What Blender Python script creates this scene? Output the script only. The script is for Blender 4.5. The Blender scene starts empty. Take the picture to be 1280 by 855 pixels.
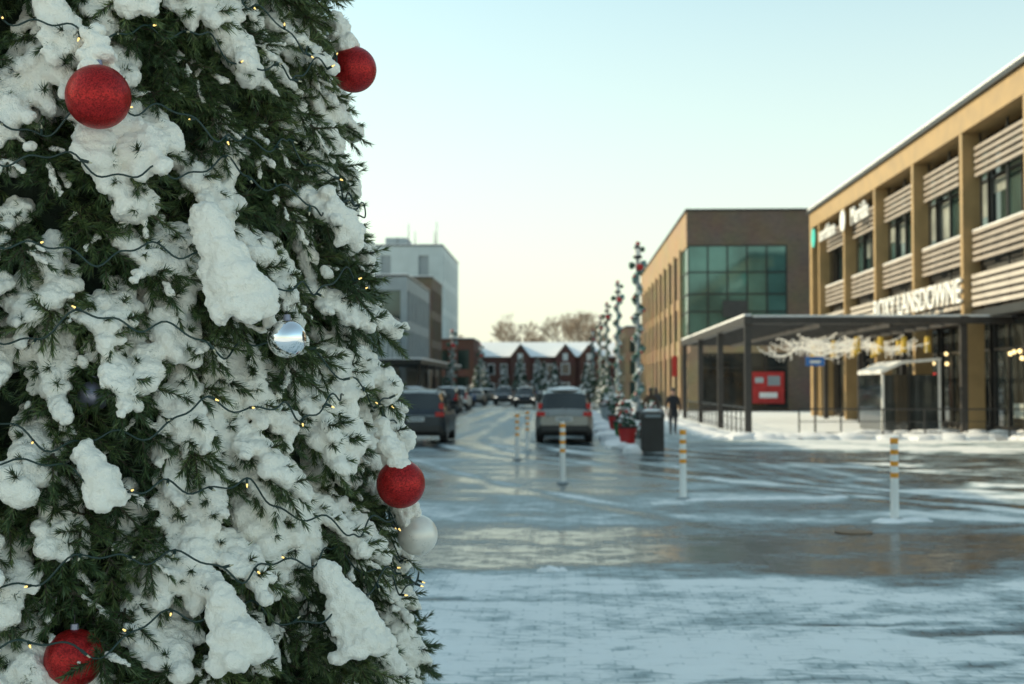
import bpy, math, random
import numpy as np
from mathutils import Vector, Matrix
random.seed(7); np.random.seed(7)
R_=math.radians
SC=bpy.context.scene
def link(o):
    SC.collection.objects.link(o); return o
def empty(name,loc=(0,0,0),rz=0):
    e=bpy.data.objects.new(name,None); e.location=loc; e.rotation_euler=(0,0,rz); e.empty_display_size=.3
    return link(e)
# ------------------------------------------------------------ materials
def nodes(m):
    m.use_nodes=True; nt=m.node_tree; return nt,nt.nodes,nt.links,nt.nodes['Principled BSDF']
def mat(name,col,rough=.6,metal=0,var=.2,scale=3,bump=.0,bscale=40,spec=.5,emit=0,rv=.1):
    m=bpy.data.materials.new(name); nt,N,L,P=nodes(m)
    P.inputs['Metallic'].default_value=metal; P.inputs['Specular IOR Level'].default_value=spec
    tc=N.new('ShaderNodeTexCoord'); n=N.new('ShaderNodeTexNoise'); n.inputs['Scale'].default_value=scale; n.inputs['Detail'].default_value=6
    L.new(tc.outputs['Object'],n.inputs['Vector'])
    cr=N.new('ShaderNodeValToRGB'); cr.color_ramp.elements[0].position=.3; cr.color_ramp.elements[1].position=.7
    cr.color_ramp.elements[0].color=tuple(max(0,c*(1-var)) for c in col)+(1,)
    cr.color_ramp.elements[1].color=tuple(min(1,c*(1+var)) for c in col)+(1,)
    L.new(n.outputs['Fac'],cr.inputs['Fac']); L.new(cr.outputs['Color'],P.inputs['Base Color'])
    mr=N.new('ShaderNodeMapRange'); mr.inputs['To Min'].default_value=max(.02,rough-rv); mr.inputs['To Max'].default_value=min(1,rough+rv)
    L.new(n.outputs['Fac'],mr.inputs['Value']); L.new(mr.outputs['Result'],P.inputs['Roughness'])
    if bump>0:
        n2=N.new('ShaderNodeTexNoise'); n2.inputs['Scale'].default_value=bscale; n2.inputs['Detail'].default_value=4
        L.new(tc.outputs['Object'],n2.inputs['Vector'])
        b=N.new('ShaderNodeBump'); b.inputs['Strength'].default_value=bump; b.inputs['Distance'].default_value=.01
        L.new(n2.outputs['Fac'],b.inputs['Height']); L.new(b.outputs['Normal'],P.inputs['Normal'])
    if emit>0:
        P.inputs['Emission Color'].default_value=tuple(col)+(1,); P.inputs['Emission Strength'].default_value=emit
    return m
def brickmat(name,c1,c2,mortar):
    m=bpy.data.materials.new(name); nt,N,L,P=nodes(m)
    tc=N.new('ShaderNodeTexCoord'); sp=N.new('ShaderNodeSeparateXYZ'); L.new(tc.outputs['Object'],sp.inputs[0])
    a=N.new('ShaderNodeMath'); L.new(sp.outputs['X'],a.inputs[0]); L.new(sp.outputs['Y'],a.inputs[1])
    cb=N.new('ShaderNodeCombineXYZ'); L.new(a.outputs[0],cb.inputs['X']); L.new(sp.outputs['Z'],cb.inputs['Y'])
    b=N.new('ShaderNodeTexBrick'); b.inputs['Scale'].default_value=2.2; b.inputs['Brick Width'].default_value=.6; b.inputs['Row Height'].default_value=.2; b.inputs['Mortar Size'].default_value=.012
    b.inputs['Color1'].default_value=c1+(1,); b.inputs['Color2'].default_value=c2+(1,); b.inputs['Mortar'].default_value=mortar+(1,)
    L.new(cb.outputs[0],b.inputs['Vector'])
    n=N.new('ShaderNodeTexNoise'); n.inputs['Scale'].default_value=.5; n.inputs['Detail'].default_value=5; L.new(tc.outputs['Object'],n.inputs['Vector'])
    mx=N.new('ShaderNodeMix'); mx.data_type='RGBA'; mx.blend_type='MULTIPLY'; mx.inputs['Factor'].default_value=.5
    L.new(b.outputs['Color'],mx.inputs[6]); L.new(n.outputs['Color'],mx.inputs[7]); L.new(mx.outputs[2],P.inputs['Base Color'])
    P.inputs['Roughness'].default_value=.85
    return m
SNOW=mat('snow',(.82,.83,.84),.75,var=.05,scale=8,bump=.35,bscale=60,spec=.3)
TSNOW=mat('snow_on_tree',(.93,.88,.79),.8,var=.03,scale=10,bump=.7,bscale=170,spec=.2)
TAN=mat('tan_metal_panel',(.36,.24,.11),.5,.1,var=.12,scale=1.5)
TANB=brickmat('tan_brick',(.48,.33,.19),(.40,.27,.15),(.35,.28,.2))
BROWNB=brickmat('brown_brick',(.22,.155,.11),(.17,.12,.09),(.17,.14,.11))
REDB=brickmat('red_brick',(.20,.08,.06),(.16,.065,.05),(.22,.16,.14))
DARK=mat('dark_bronze',(.035,.035,.035),.45,.4)
BRONZE=mat('pergola_bronze',(.055,.05,.047),.5,.3)
CHAR=mat('charcoal_cladding',(.05,.048,.045),.6)
GLASS=mat('tinted_glass',(.04,.07,.065),.06,.2,var=.5,scale=.35,spec=.8,rv=.03)
GLASS2=mat('teal_glass',(.10,.22,.20),.08,.4,var=.35,scale=.3,spec=.8,rv=.03)
DGLASS=mat('shop_glass',(.03,.035,.035),.05,.1,var=.6,scale=.6,spec=.8,rv=.02)
SLAT=mat('louver_slat',(.34,.29,.25),.55,var=.15,scale=1)
SLATW=mat('louver_slat_light',(.5,.45,.40),.5,var=.12,scale=1)
WHITE=mat('white_paint',(.8,.8,.78),.5,var=.05)
GREY=mat('grey_panel',(.26,.30,.32),.6,var=.12,scale=.6)
LGREY=mat('light_panel',(.42,.48,.49),.6,var=.08,scale=.5)
CONC=mat('concrete',(.36,.36,.34),.8,var=.15,scale=1)
WARM=mat('warm_lamp',(1,.75,.35),.5,emit=2.2,var=.05)
AMBER=mat('amber_shade',(.55,.36,.04),.5,emit=.1,var=.2)
RED=mat('red_paint',(.42,.02,.02),.45,var=.2)
BLUE=mat('blue_sign',(.03,.15,.45),.5)
TEAL=mat('teal_sign',(.05,.5,.45),.5)
ORANGE=mat('orange_reflective',(.75,.30,.02),.4)
GREEN=mat('garland_green',(.04,.09,.06),.8,var=.5,scale=12)
BARK=mat('bark',(.25,.19,.14),.9,var=.3,scale=6)
# ------------------------------------------------------------ mesh builder
class MB:
    def __init__(s,name,parent,mats): s.n=name;s.p=parent;s.m=mats;s.v=[];s.f=[];s.i=[]
    def idx(s,m):
        if m not in s.m: s.m.append(m)
        return s.m.index(m)
    def add(s,vs,fs,m):
        o=len(s.v); s.v+= [tuple(v) for v in vs]; s.f+=[tuple(o+k for k in f) for f in fs]; s.i+=[s.idx(m)]*len(fs)
    def box(s,x0,x1,y0,y1,z0,z1,m):
        if x0>x1:x0,x1=x1,x0
        if y0>y1:y0,y1=y1,y0
        s.add([(x0,y0,z0),(x1,y0,z0),(x1,y1,z0),(x0,y1,z0),(x0,y0,z1),(x1,y0,z1),(x1,y1,z1),(x0,y1,z1)],
          [(0,3,2,1),(4,5,6,7),(0,1,5,4),(1,2,6,5),(2,3,7,6),(3,0,4,7)],m)
    def cyl(s,p0,p1,r0,r1,m,n=10):
        p0=Vector(p0);p1=Vector(p1);d=(p1-p0).normalized()
        a=d.orthogonal().normalized(); b=d.cross(a)
        vs=[];
        for p,r in((p0,r0),(p1,r1)):
            for k in range(n):
                t=2*math.pi*k/n; vs.append(p+(a*math.cos(t)+b*math.sin(t))*r)
        fs=[(k,(k+1)%n,n+(k+1)%n,n+k) for k in range(n)]+[tuple(range(n))[::-1],tuple(range(n,2*n))]
        s.add(vs,fs,m)
    def blob(s,c,rx,ry,rz,m,n=8,k=5,jit=.0):
        vs=[(c[0],c[1],c[2]-rz)];fs=[]
        for i in range(1,k):
            a=math.pi*i/k
            for j in range(n):
                t=2*math.pi*j/n; q=1+random.uniform(-jit,jit)
                vs.append((c[0]+rx*q*math.sin(a)*math.cos(t),c[1]+ry*q*math.sin(a)*math.sin(t),c[2]-rz*q*math.cos(a)))
        vs.append((c[0],c[1],c[2]+rz))
        for j in range(n): fs.append((0,1+(j+1)%n,1+j))
        for i in range(k-2):
            for j in range(n):
                a=1+i*n+j;b=1+i*n+(j+1)%n; fs.append((a,b,b+n,a+n))
        l=len(vs)-1
        for j in range(n): fs.append((l,l-n+j,l-n+(j+1)%n))
        s.add(vs,fs,m)
    def build(s,smooth=False,bevel=0):
        me=bpy.data.meshes.new(s.n); me.from_pydata(s.v,[],s.f)
        for m in s.m: me.materials.append(m)
        me.polygons.foreach_set('material_index',s.i)
        if smooth: me.polygons.foreach_set('use_smooth',[True]*len(s.f))
        me.update(); o=link(bpy.data.objects.new(s.n,me)); o.parent=s.p
        if smooth:
            try: me.set_sharp_from_angle(angle=R_(38))
            except Exception: pass
        if bevel:
            b=o.modifiers.new('b','BEVEL'); b.width=bevel; b.segments=2; b.limit_method='ANGLE'
        return o
def text(name,body,size,loc,m,parent,face='W',extr=.04,sx=1):
    c=bpy.data.curves.new(name,'FONT'); c.body=body; c.size=size; c.extrude=extr; c.offset=size*.012
    c.align_x='CENTER'; c.align_y='CENTER'; c.materials.append(m)
    o=link(bpy.data.objects.new(name,c))
    M=Matrix(((0,0,-1),(-1,0,0),(0,1,0))) if face=='W' else Matrix(((1,0,0),(0,0,-1),(0,1,0)))
    o.matrix_world=Matrix.Translation(loc)@M.to_4x4()@Matrix.Diagonal((sx,1,1,1))
    o.parent=parent; return o
# ------------------------------------------------------------ camera
CH=1.9
cam=bpy.data.cameras.new('camera'); co=link(bpy.data.objects.new('camera',cam)); SC.camera=co
cam.lens=45; cam.sensor_width=36; cam.clip_end=6000; cam.clip_start=.05
co.location=(0,0,CH); co.rotation_euler=(R_(90+1.95),0,R_(2.33))
cam.dof.use_dof=True; cam.dof.focus_distance=4.0; cam.dof.aperture_fstop=3.6
# ------------------------------------------------------------ world + sun
EL=24; AZ=18
S=Vector((-math.cos(R_(EL))*math.cos(R_(AZ)),math.cos(R_(EL))*math.sin(R_(AZ)),math.sin(R_(EL))))
w=bpy.data.worlds.new('World'); SC.world=w; w.use_nodes=True; nt=w.node_tree
bg=nt.nodes['Background']; sk=nt.nodes.new('ShaderNodeTexSky'); sk.sky_type='NISHITA'; sk.sun_disc=False
sk.sun_elevation=R_(EL); sk.sun_rotation=math.atan2(S.x,S.y); sk.air_density=1.0; sk.dust_density=1.0; sk.ozone_density=1.0
mx=nt.nodes.new('ShaderNodeMix'); mx.data_type='RGBA'; mx.blend_type='MULTIPLY'; mx.inputs['Factor'].default_value=1
mx.inputs[7].default_value=(1.95,2.2,1.72,1)
nt.links.new(sk.outputs[0],mx.inputs[6])
tc=nt.nodes.new('ShaderNodeTexCoord'); sp=nt.nodes.new('ShaderNodeSeparateXYZ'); nt.links.new(tc.outputs['Generated'],sp.inputs[0])
mr=nt.nodes.new('ShaderNodeMapRange'); mr.inputs['From Min'].default_value=0; mr.inputs['From Max'].default_value=.36; mr.inputs['To Min'].default_value=.92; mr.inputs['To Max'].default_value=.10
nt.links.new(sp.outputs['Z'],mr.inputs['Value'])
hz=nt.nodes.new('ShaderNodeMix'); hz.data_type='RGBA'; hz.inputs[7].default_value=(6.9,6.8,5.7,1)
nt.links.new(mr.outputs[0],hz.inputs['Factor']); nt.links.new(mx.outputs[2],hz.inputs[6])
nt.links.new(hz.outputs[2],bg.inputs['Color']); bg.inputs['Strength'].default_value=.14
ld=bpy.data.lights.new('sun','SUN'); ld.energy=4.8; ld.angle=R_(.5); ld.color=(1,.83,.56)
lo=link(bpy.data.objects.new('sun',ld)); lo.rotation_euler=S.to_track_quat('Z','Y').to_euler(); lo.location=(-30,10,30)
SC.view_settings.view_transform='Standard'; SC.view_settings.look='None'; SC.view_settings.exposure=0
# ------------------------------------------------------------ noise
TB=np.random.rand(256,256)
def vn(x,y):
    xi=np.floor(x).astype(int);yi=np.floor(y).astype(int);fx=x-xi;fy=y-yi
    fx=fx*fx*(3-2*fx);fy=fy*fy*(3-2*fy)
    g=lambda a,b:TB[a%256,b%256]
    return (g(xi,yi)*(1-fx)+g(xi+1,yi)*fx)*(1-fy)+(g(xi,yi+1)*(1-fx)+g(xi+1,yi+1)*fx)*fy
def fbm(x,y,o=4):
    s=0;a=.5;t=0
    for k in range(o): s=s+a*vn(x*2**k+17*k,y*2**k+31*k);t+=a;a*=.5
    return s/t
def ss(a,b,x):
    t=np.clip((x-a)/(b-a),0,1); return t*t*(3-2*t)
# ------------------------------------------------------------ ground + street
g=MB('ground',None,[SNOW]); g.add([(-2500,-2500,0),(2500,-2500,0),(2500,2500,0),(-2500,2500,0)],[(0,1,2,3)],SNOW); g.build()
xs=np.arange(-15,26,.11); ys=3*np.exp(np.arange(0,560)*.0081)-1.5
X,Y=np.meshgrid(xs,ys)
def gauss(d,w): return np.exp(-(d/w)**2)
wob=.5*(fbm(X*.3,Y*.3)-.5)
fore=ss(14.0,11.0,Y+4.0*(fbm(X*.6+5,Y*1.1)-.5)-X*.04)
st=fbm(X*.45+3,Y*1.3,5)
sf=.86+.7*(st-.5)+.7*(fbm(X*2.5,Y*3.2)-.5)
for y0,wd,sl_ in((8.2,.10,.05),(8.6,.06,.05),(9.6,.12,.1),(9.95,.07,.1),(11.2,.09,-.04)):
    sf=sf-.5*gauss(Y-(y0+sl_*X+.7*wob),wd)*ss(.38,.62,fbm(X*.7+y0,Y*1.1))
sm=.32+1.3*(fbm(X*.3+9,Y*.55+2,5)-.5)+.8*(fbm(X*1.2,Y*1.6)-.5)
for k,(x0,cv) in enumerate(((-3.4,.012),(-1.9,.012),(-5.2,.016),(-.4,.02),(1.2,.02),(-4.4,.03),(-2.6,.033),(-6.5,.009))):
    xc=x0+cv*np.clip(48-Y,0,99)**2
    sm=sm-.38*gauss(X-xc-.3*wob,.24)*ss(15,19,Y)+.6*gauss(X-xc-.5-.3*wob,.16)*ss(17,22,Y)*(.15+fbm(X*.8,Y*.8))
far=ss(38,50,Y)
sl=.35+.9*(fbm(X*1.4,Y*.07)-.5)
for x0 in(-4.9,-3.4,-6.6,-8.1,-1.7): sl=sl-.3*gauss(X-x0-wob,.3)
sl=np.where(X>1.6,.75+.5*(fbm(X*.8,Y*.2)-.5),sl)+.5*gauss(X-1.5,.35)
S_=np.where(far>0,sm*(1-far)+sl*far,sm)
S_=S_+.6*ss(36,46,Y)*ss(5,8,X)*(.4+fbm(X*.7,Y*.5))
S_=S_+.6*ss(.55,.63,fbm(X*.5+40,Y*.9+7,4))*ss(4,7,X)*ss(15,18,Y)
for k in range(5):
    S_=S_+.35*gauss(X-(3.0+k*.75)+.12*(Y-27),.13)*ss(24,25,Y)*ss(32,31,Y)
S_=S_*(1-fore)+sf*fore
wet=ss(12.4,13.6,Y)*ss(17.5,15.2,Y); S_=S_-.14*wet
S_=np.clip(S_,0,1)
Z=.006+.022*S_*(.4+fbm(X*3,Y*3))+.06*S_*fore*(fbm(X*4,Y*5,5)-.3)
Z=np.clip(Z,.005,1)
nx,ny=len(xs),len(ys)
me=bpy.data.meshes.new('street'); co_=np.stack([X,Y,Z],-1).reshape(-1,3)
ii=np.arange(nx*ny).reshape(ny,nx)
qd=np.stack([ii[:-1,:-1],ii[:-1,1:],ii[1:,1:],ii[1:,:-1]],-1).reshape(-1,4)
me.vertices.add(len(co_)); me.vertices.foreach_set('co',co_.ravel())
me.loops.add(qd.size); me.loops.foreach_set('vertex_index',qd.ravel())
me.polygons.add(len(qd)); me.polygons.foreach_set('loop_start',np.arange(len(qd))*4); me.polygons.foreach_set('loop_total',np.full(len(qd),4))
me.update(calc_edges=True); me.polygons.foreach_set('use_smooth',[True]*len(qd))
at=me.attributes.new('snow','FLOAT','POINT'); at.data.foreach_set('value',S_.ravel().astype(np.float32))
m=bpy.data.materials.new('icy_street'); nt,N,L,P=nodes(m)
a=N.new('ShaderNodeAttribute'); a.attribute_name='snow'; tc=N.new('ShaderNodeTexCoord')
n1=N.new('ShaderNodeTexNoise'); n1.inputs['Scale'].default_value=4; n1.inputs['Detail'].default_value=9; n1.inputs['Roughness'].default_value=.7
mp=N.new('ShaderNodeMapping'); mp.inputs['Scale'].default_value=(.8,1.3,1); L.new(tc.outputs['Object'],mp.inputs[0]); L.new(mp.outputs[0],n1.inputs['Vector'])
br=N.new('ShaderNodeTexBrick'); br.inputs['Scale'].default_value=2.2; br.inputs['Mortar Size'].default_value=.03; br.inputs['Mortar Smooth'].default_value=.6
br.inputs['Color1'].default_value=(1,1,1,1); br.inputs['Color2'].default_value=(.82,.82,.82,1); br.inputs['Mortar'].default_value=(.1,.1,.1,1)
L.new(tc.outputs['Object'],br.inputs['Vector'])
def math_(op,x,y,cl=False):
    q=N.new('ShaderNodeMath'); q.operation=op; q.use_clamp=cl
    for k,v in enumerate((x,y)):
        if isinstance(v,(int,float)): q.inputs[k].default_value=v
        else: L.new(v,q.inputs[k])
    return q.outputs[0]
f=math_('ADD',a.outputs['Fac'],math_('MULTIPLY',math_('SUBTRACT',n1.outputs['Fac'],.5),1.4))
f=math_('SUBTRACT',f,math_('MULTIPLY',math_('SUBTRACT',1.0,br.outputs['Color']),.16),True)
cr=N.new('ShaderNodeValToRGB'); e=cr.color_ramp.elements
e[0].position=.08;e[0].color=(.035,.045,.048,1);e[1].position=.85;e[1].color=(.82,.84,.84,1)
q=e.new(.3);q.color=(.09,.125,.135,1);q=e.new(.55);q.color=(.34,.42,.44,1)
L.new(f,cr.inputs['Fac']); L.new(cr.outputs['Color'],P.inputs['Base Color'])
rr=N.new('ShaderNodeValToRGB'); e=rr.color_ramp.elements
e[0].position=.08;e[0].color=(.15,.15,.15,1);e[1].position=.75;e[1].color=(.85,.85,.85,1);q=e.new(.35);q.color=(.46,.46,.46,1)
L.new(f,rr.inputs['Fac']); L.new(rr.outputs['Color'],P.inputs['Roughness'])
b=N.new('ShaderNodeBump'); b.inputs['Strength'].default_value=.65; b.inputs['Distance'].default_value=.03
L.new(f,b.inputs['Height']); L.new(b.outputs['Normal'],P.inputs['Normal'])
me.materials.append(m); link(bpy.data.objects.new('street',me))
def ridge(name,pts,w,h,seed):
    rnd=random.Random(seed); mb=MB(name,None,[SNOW])
    for i in range(len(pts)-1):
        p=Vector(pts[i]);q=Vector(pts[i+1]);n=max(2,int((q-p).length/(w*.5)))
        for k in range(n):
            c=p.lerp(q,k/n); s=rnd.uniform(.4,1.3)
            mb.blob((c.x+rnd.uniform(-.5,.5)*w,c.y+rnd.uniform(-.5,.5)*w,.0),w*s*1.3,w*s,h*s+.02,SNOW,9,6,.15)
    return mb.build(True)
ridge('snow_ridge',[(2.0,21.2),(3.4,21.4),(4.8,21.9)],.10,.03,1)
ridge('snow_ridge',[(4.4,18.05),(4.9,18.1)],.16,.035,2)
ridge('snow_ridge',[(-.25,13.0),(.0,13.05)],.05,.05,3)
ridge('snow_ridge',[(5.6,45.2),(10,45.3),(18,44.9),(24,45)],.5,.2,4)
ridge('snow_ridge',[(5.6,45.2),(5.5,60),(5.6,80)],.35,.14,5)
ridge('snow_ridge',[(1.7,38.5),(1.75,60),(1.8,110)],.3,.15,6)
ridge('snow_ridge',[(1.9,36.0),(2.1,36.1)],.22,.25,8)
ridge('snow_ridge',[(-9.3,40),(-9.3,130)],.4,.3,7)
ridge('snow_ridge',[(11,47.6),(20,47.4)],.4,.22,9)
mh=MB('manhole_cover',None,[]); mh.cyl((3.72,16.7,.004),(3.72,16.7,.026),.24,.24,mat('rusty_iron',(.17,.10,.05),.5,.5,bump=.5,bscale=30),24); mh.build()
# ------------------------------------------------------------ near right building
B=empty('commercial_building')
mb=MB('walls',B,[])
mb.box(16.8,38,22,81,0,12.3,CHAR)
mb.box(15.5,17.4,21.7,81.3,11.75,12.7,TAN)
mb.box(15.35,38.2,21.55,81.45,12.72,12.92,DARK)
mb.box(15.5,16.9,80.5,81.25,0,11.74,TAN)
mb.build()
sn=MB('roof_snow',B,[]); sn.box(15.4,38.1,21.6,81.4,12.93,13.03,SNOW); sn.build()
col=MB('columns',B,[]); gl=MB('windows',B,[]); lv=MB('louvers',B,[]); fr=MB('window_frames',B,[]); bl_=MB('blinds_and_displays',B,[])
ysC=[22.5+7*k for k in range(9)]
BLN=mat('interior_blind',(.22,.24,.22),.8,var=.4,scale=.8)
rnd=random.Random(31)
for y in ysC: col.box(15.52,16.3,y-.17,y+.17,0,11.74,TAN)
for i,y in enumerate(ysC):
    a0=y+.25; b0=(ysC[i+1] if i<8 else 80.5)-.25
    gl.box(16.7,16.78,a0,b0,8.0,11.7,GLASS)
    gl.box(16.7,16.78,a0,b0,.35,4.4,DGLASS)
    n=4
    for k in range(n+1):
        yy=a0+(b0-a0)*k/n
        fr.box(16.62,16.7,yy-.05,yy+.05,.3,4.4,DARK); fr.box(16.62,16.7,yy-.05,yy+.05,8,11.7,DARK)
        if k<n and rnd.random()<.5:
            bl_.box(16.69,16.698,yy+.06,yy+(b0-a0)/n-.06,rnd.uniform(8.2,9.4),9.9,BLN)
        if k<n and rnd.random()<.45:
            h0=rnd.uniform(.6,1.2); bl_.box(16.685,16.698,yy+.2,yy+(b0-a0)/n-.3,h0,h0+rnd.uniform(.5,1.6),rnd.choice([BLN,TAN,WHITE,RED,BLN,SLATW]))
    for z in(.3,3.3,4.38,8.0,10.0): fr.box(16.6,16.71,a0,b0,z-.05,z+.05,DARK)
    off=1.5 if i%2==0 else 1.0
    for k in range(5): lv.box(15.95,16.10,a0+off,b0,10.0+k*.26,10.0+k*.26+.13,SLAT)
    for k in range(5): lv.box(15.85,16.0,a0+.05,b0,6.7+k*.26,6.7+k*.26+.14,SLAT)
    for k in range(5): lv.box(15.8,15.95,a0+.05,b0,4.95+k*.27,4.95+k*.27+.16,SLATW)
    for yy in(a0+off+.1,(a0+b0)/2,b0-.2): lv.box(16.11,16.18,yy-.04,yy+.04,4.9,11.7,DARK)
    lv.box(16.3,16.7,a0,b0,6.28,6.5,CHAR)
    lv.box(15.8,16.7,a0-.05,b0+.05,4.5,4.8,DARK)
    lv.box(15.86,15.99,a0+.05,b0,7.881,7.93,SNOW)
for o in(col,gl,lv,fr,bl_): o.build()
lm=MB('interior_lamps',B,[])
for i in range(36):
    y=rnd.uniform(28,79); lm.blob((16.4,y,rnd.uniform(2.6,3.3)),.08,.08,.08,WARM)
lm.build()
text('sign_letters','ROXY LANSDOWNE',1.35,(15.42,57.3,5.55),WHITE,B,sx=1.12)
text('tenant_sign','Meridia',1.3,(15.4,67.2,10.9),WHITE,B)
text('tenant_sign','northlane',1.15,(15.4,75.4,10.9),WHITE,B)
sm_=MB('sign_marks',B,[]); sm_.cyl((15.4,71.1,11.0),(15.35,71.1,11.0),.6,.6,WHITE,24); sm_.cyl((15.4,79.4,11),(15.35,79.4,11),.6,.6,TEAL,24); sm_.build()
V=empty('entrance_vestibule'); v=MB('frame',V,[])
v.box(12.75,12.84,52,52.1,0,2.35,WHITE); v.box(15.0,15.09,52,52.1,0,2.9,WHITE)
v.add([(12.7,51.95,2.36),(13.6,51.95,2.78),(15.1,51.95,2.9),(15.1,51.95,3.02),(13.55,51.95,2.9),(12.68,51.95,2.5),(12.7,56,2.36),(13.6,56,2.78),(15.1,56,2.9),(15.1,56,3.02),(13.55,56,2.9),(12.68,56,2.5)],
 [(0,1,4,5),(1,2,3,4),(6,11,10,7),(7,10,9,8),(5,4,10,11),(4,3,9,10),(0,6,7,1),(1,7,8,2),(0,5,11,6),(2,8,9,3)],WHITE)
v.box(12.77,12.81,52.12,56,.05,2.35,DGLASS); v.box(12.86,14.98,52.03,52.07,.05,2.34,DGLASS); v.box(13.8,13.86,51.98,52.0,.05,2.34,DARK); v.build()
# ------------------------------------------------------------ second building
B2=empty('brick_office_building'); mb=MB('walls',B2,[])
mb.box(9.3,30,94.3,150,0,14.5,BROWNB)
mb.box(9.0,30,94.0,94.29,12.2,14.7,BROWNB); mb.box(16.3,30,94.0,94.29,0,12.2,BROWNB)
mb.box(9.2,16.3,94.02,94.29,4.3,5.6,TANB); mb.box(9.0,9.9,94.0,94.29,0,4.3,TANB)
mb.box(8.9,30.1,93.9,150.1,14.7,14.85,DARK)
mb.box(9.02,9.29,94.3,150,12.1,14.69,TANB); mb.box(9.04,9.29,99,150,7.9,8.7,TANB); mb.box(9.04,9.29,97.5,150,4.2,5.4,TANB)
y=98.5
while y<150: mb.box(8.85,9.28,y,y+1.5,0,12.3,TANB); y+=5.2
mb.build()
gl=MB('windows',B2,[])
gl.box(9.1,16.3,94.1,94.28,5.6,12.2,GLASS2); gl.box(9.1,9.29,94.29,98.5,5.4,12.1,GLASS2)
gl.box(9.15,9.295,98.5,149.8,.3,12.1,GLASS); gl.box(9.9,16.3,94.1,94.28,.3,4.3,DGLASS)
gl.build()
fr=MB('window_frames',B2,[])
for k in range(6): x=9.1+7.15*k/5; fr.box(x-.05,x+.05,94.03,94.1,5.6,12.2,DARK)
for z in(5.65,7.3,8.6,10.2,12.15): fr.box(9.05,16.3,94.05,94.1,z-.05,z+.05,DARK)
for k in range(5): x=9.95+6.3*k/4; fr.box(x-.05,x+.05,94.03,94.1,.3,4.3,DARK)
for z in(.35,3.2): fr.box(9.9,16.3,94.05,94.1,z-.05,z+.05,DARK)
for z in(7.3,8.6,10.2): fr.box(9.05,9.1,94.2,98.5,z-.05,z+.05,DARK)
fr.box(11.6,13.4,94.0,94.06,6.9,8.1,CHAR)
fr.build()
po=MB('poster',B2,[]); po.box(13.7,16.0,93.9,94.0,.6,2.9,RED); po.box(14.2,15.5,93.87,93.9,1.0,1.4,WHITE); po.box(13.9,14.5,93.87,93.9,2.1,2.5,LGREY);po.box(14.8,15.7,93.87,93.9,1.9,2.6,GREY)
po.box(8.4,8.8,100,100.1,2.6,4.2,RED);po.build()
# ------------------------------------------------------------ generic buildings
def bldg(name,x0,x1,y0,y1,h,wall,fl=3,bay=3.2,glass=GLASS,parap=.8,snow=True,g0=.4,pw=.6):
    E=empty(name); c=MB('glazing',E,[]); c.box(x0+.3,x1-.3,y0+.3,y1-.3,0,h-.3,glass); c.build()
    p=MB('walls',E,[]); fh=(h-parap)/fl
    for k in range(fl+1):
        z0=0 if k==0 else k*fh-.5; z1=g0 if k==0 else (k*fh+.45 if k<fl else h)
        p.box(x0+.02,x1-.02,y0+.02,y1-.02,z0,z1,wall)
    n=max(1,round((x1-x0)/bay))
    for k in range(n+1):
        x=x0+(x1-x0)*k/n; a=max(x0,x-pw);b_=min(x1,x+pw)
        p.box(a,b_,y0,y0+.3,0,h-.01,wall); p.box(a,b_,y1-.3,y1,0,h-.01,wall)
    n=max(1,round((y1-y0)/bay))
    for k in range(n+1):
        y=y0+(y1-y0)*k/n; a=max(y0+.01,y-pw);b_=min(y1-.01,y+pw)
        p.box(x0-.01,x0+.28,a,b_,0,h-.02,wall); p.box(x1-.28,x1+.01,a,b_,0,h-.02,wall)
    p.box(x0-.1,x1+.1,y0-.1,y1+.1,h,h+.15,DARK if wall is not WHITE else WHITE); p.build()
    if snow:
        q=MB('roof_snow',E,[]); q.box(x0,x1,y0,y1,h+.16,h+.26,SNOW); q.build()
    return E
bldg('unseen_shop_building',-34,-16,6,50,10.6,GREY,2,4)  # unseen left row, height raised to keep street and tree in shade
bldg('unseen_shop_building',-34,-16,51,94,9.8,CONC,2,4)  # unseen block continuing the row that shades the street
E=bldg('unseen_shop_building',-30,-15,98,116,7.6,LGREY,2,3)
q=MB('parapet',E,[]); q.box(-15.6,-15.05,101,106,7.9,8.9,WHITE); q.box(-21,-15.6,98.05,98.5,7.9,8.5,WHITE); q.build()
bldg('office_building',-34,-14.8,120,140,12.2,GREY,3,3)
bldg('apartment_tower',-26,-15.6,150,163,14.6,BROWNB,4,3)
E=bldg('apartment_tower',-27,-16.6,174,200,21,LGREY,5,5,GREY,pw=1.9)
q=MB('rooftop_antennas',E,[])
for x,h in((-21.5,3.3),(-20.6,2.2),(-17.6,3.6),(-23,1.5),(-17.9,2.2)): q.cyl((x,176,21),(x,176,21+h),.08,.04,DARK,6)
q.box(-25,-22,178,184,21.2,22.6,GREY); q.build()
bldg('office_building',-17.6,-12,170,182,8.0,REDB,2,3)
bldg('office_building',8,30,168,200,9.5,TANB,3,4)
C=empty('shop_canopy'); q=MB('slab',C,[]); q.box(-15,-11.2,100,138,3.6,3.95,DARK); q.box(-15,-11.1,99.9,138.1,3.96,4.1,SNOW)
for y in range(101,138,6): q.cyl((-11.5,y,0),(-11.5,y,3.6),.1,.1,DARK,8)
q.build()
T=empty('brick_townhouses'); q=MB('walls',T,[]); q.box(-18,14,200,212,0,6.4,REDB)
r=MB('snowy_roof',T,[]); r.add([(-18.4,199.6,6.4),(14.4,199.6,6.4),(14.4,206,8.9),(-18.4,206,8.9),(14.4,212.4,6.4),(-18.4,212.4,6.4)],[(0,1,2,3),(3,2,4,5),(0,3,5),(1,4,2)],SNOW)
wn=MB('windows',T,[]); 
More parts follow.
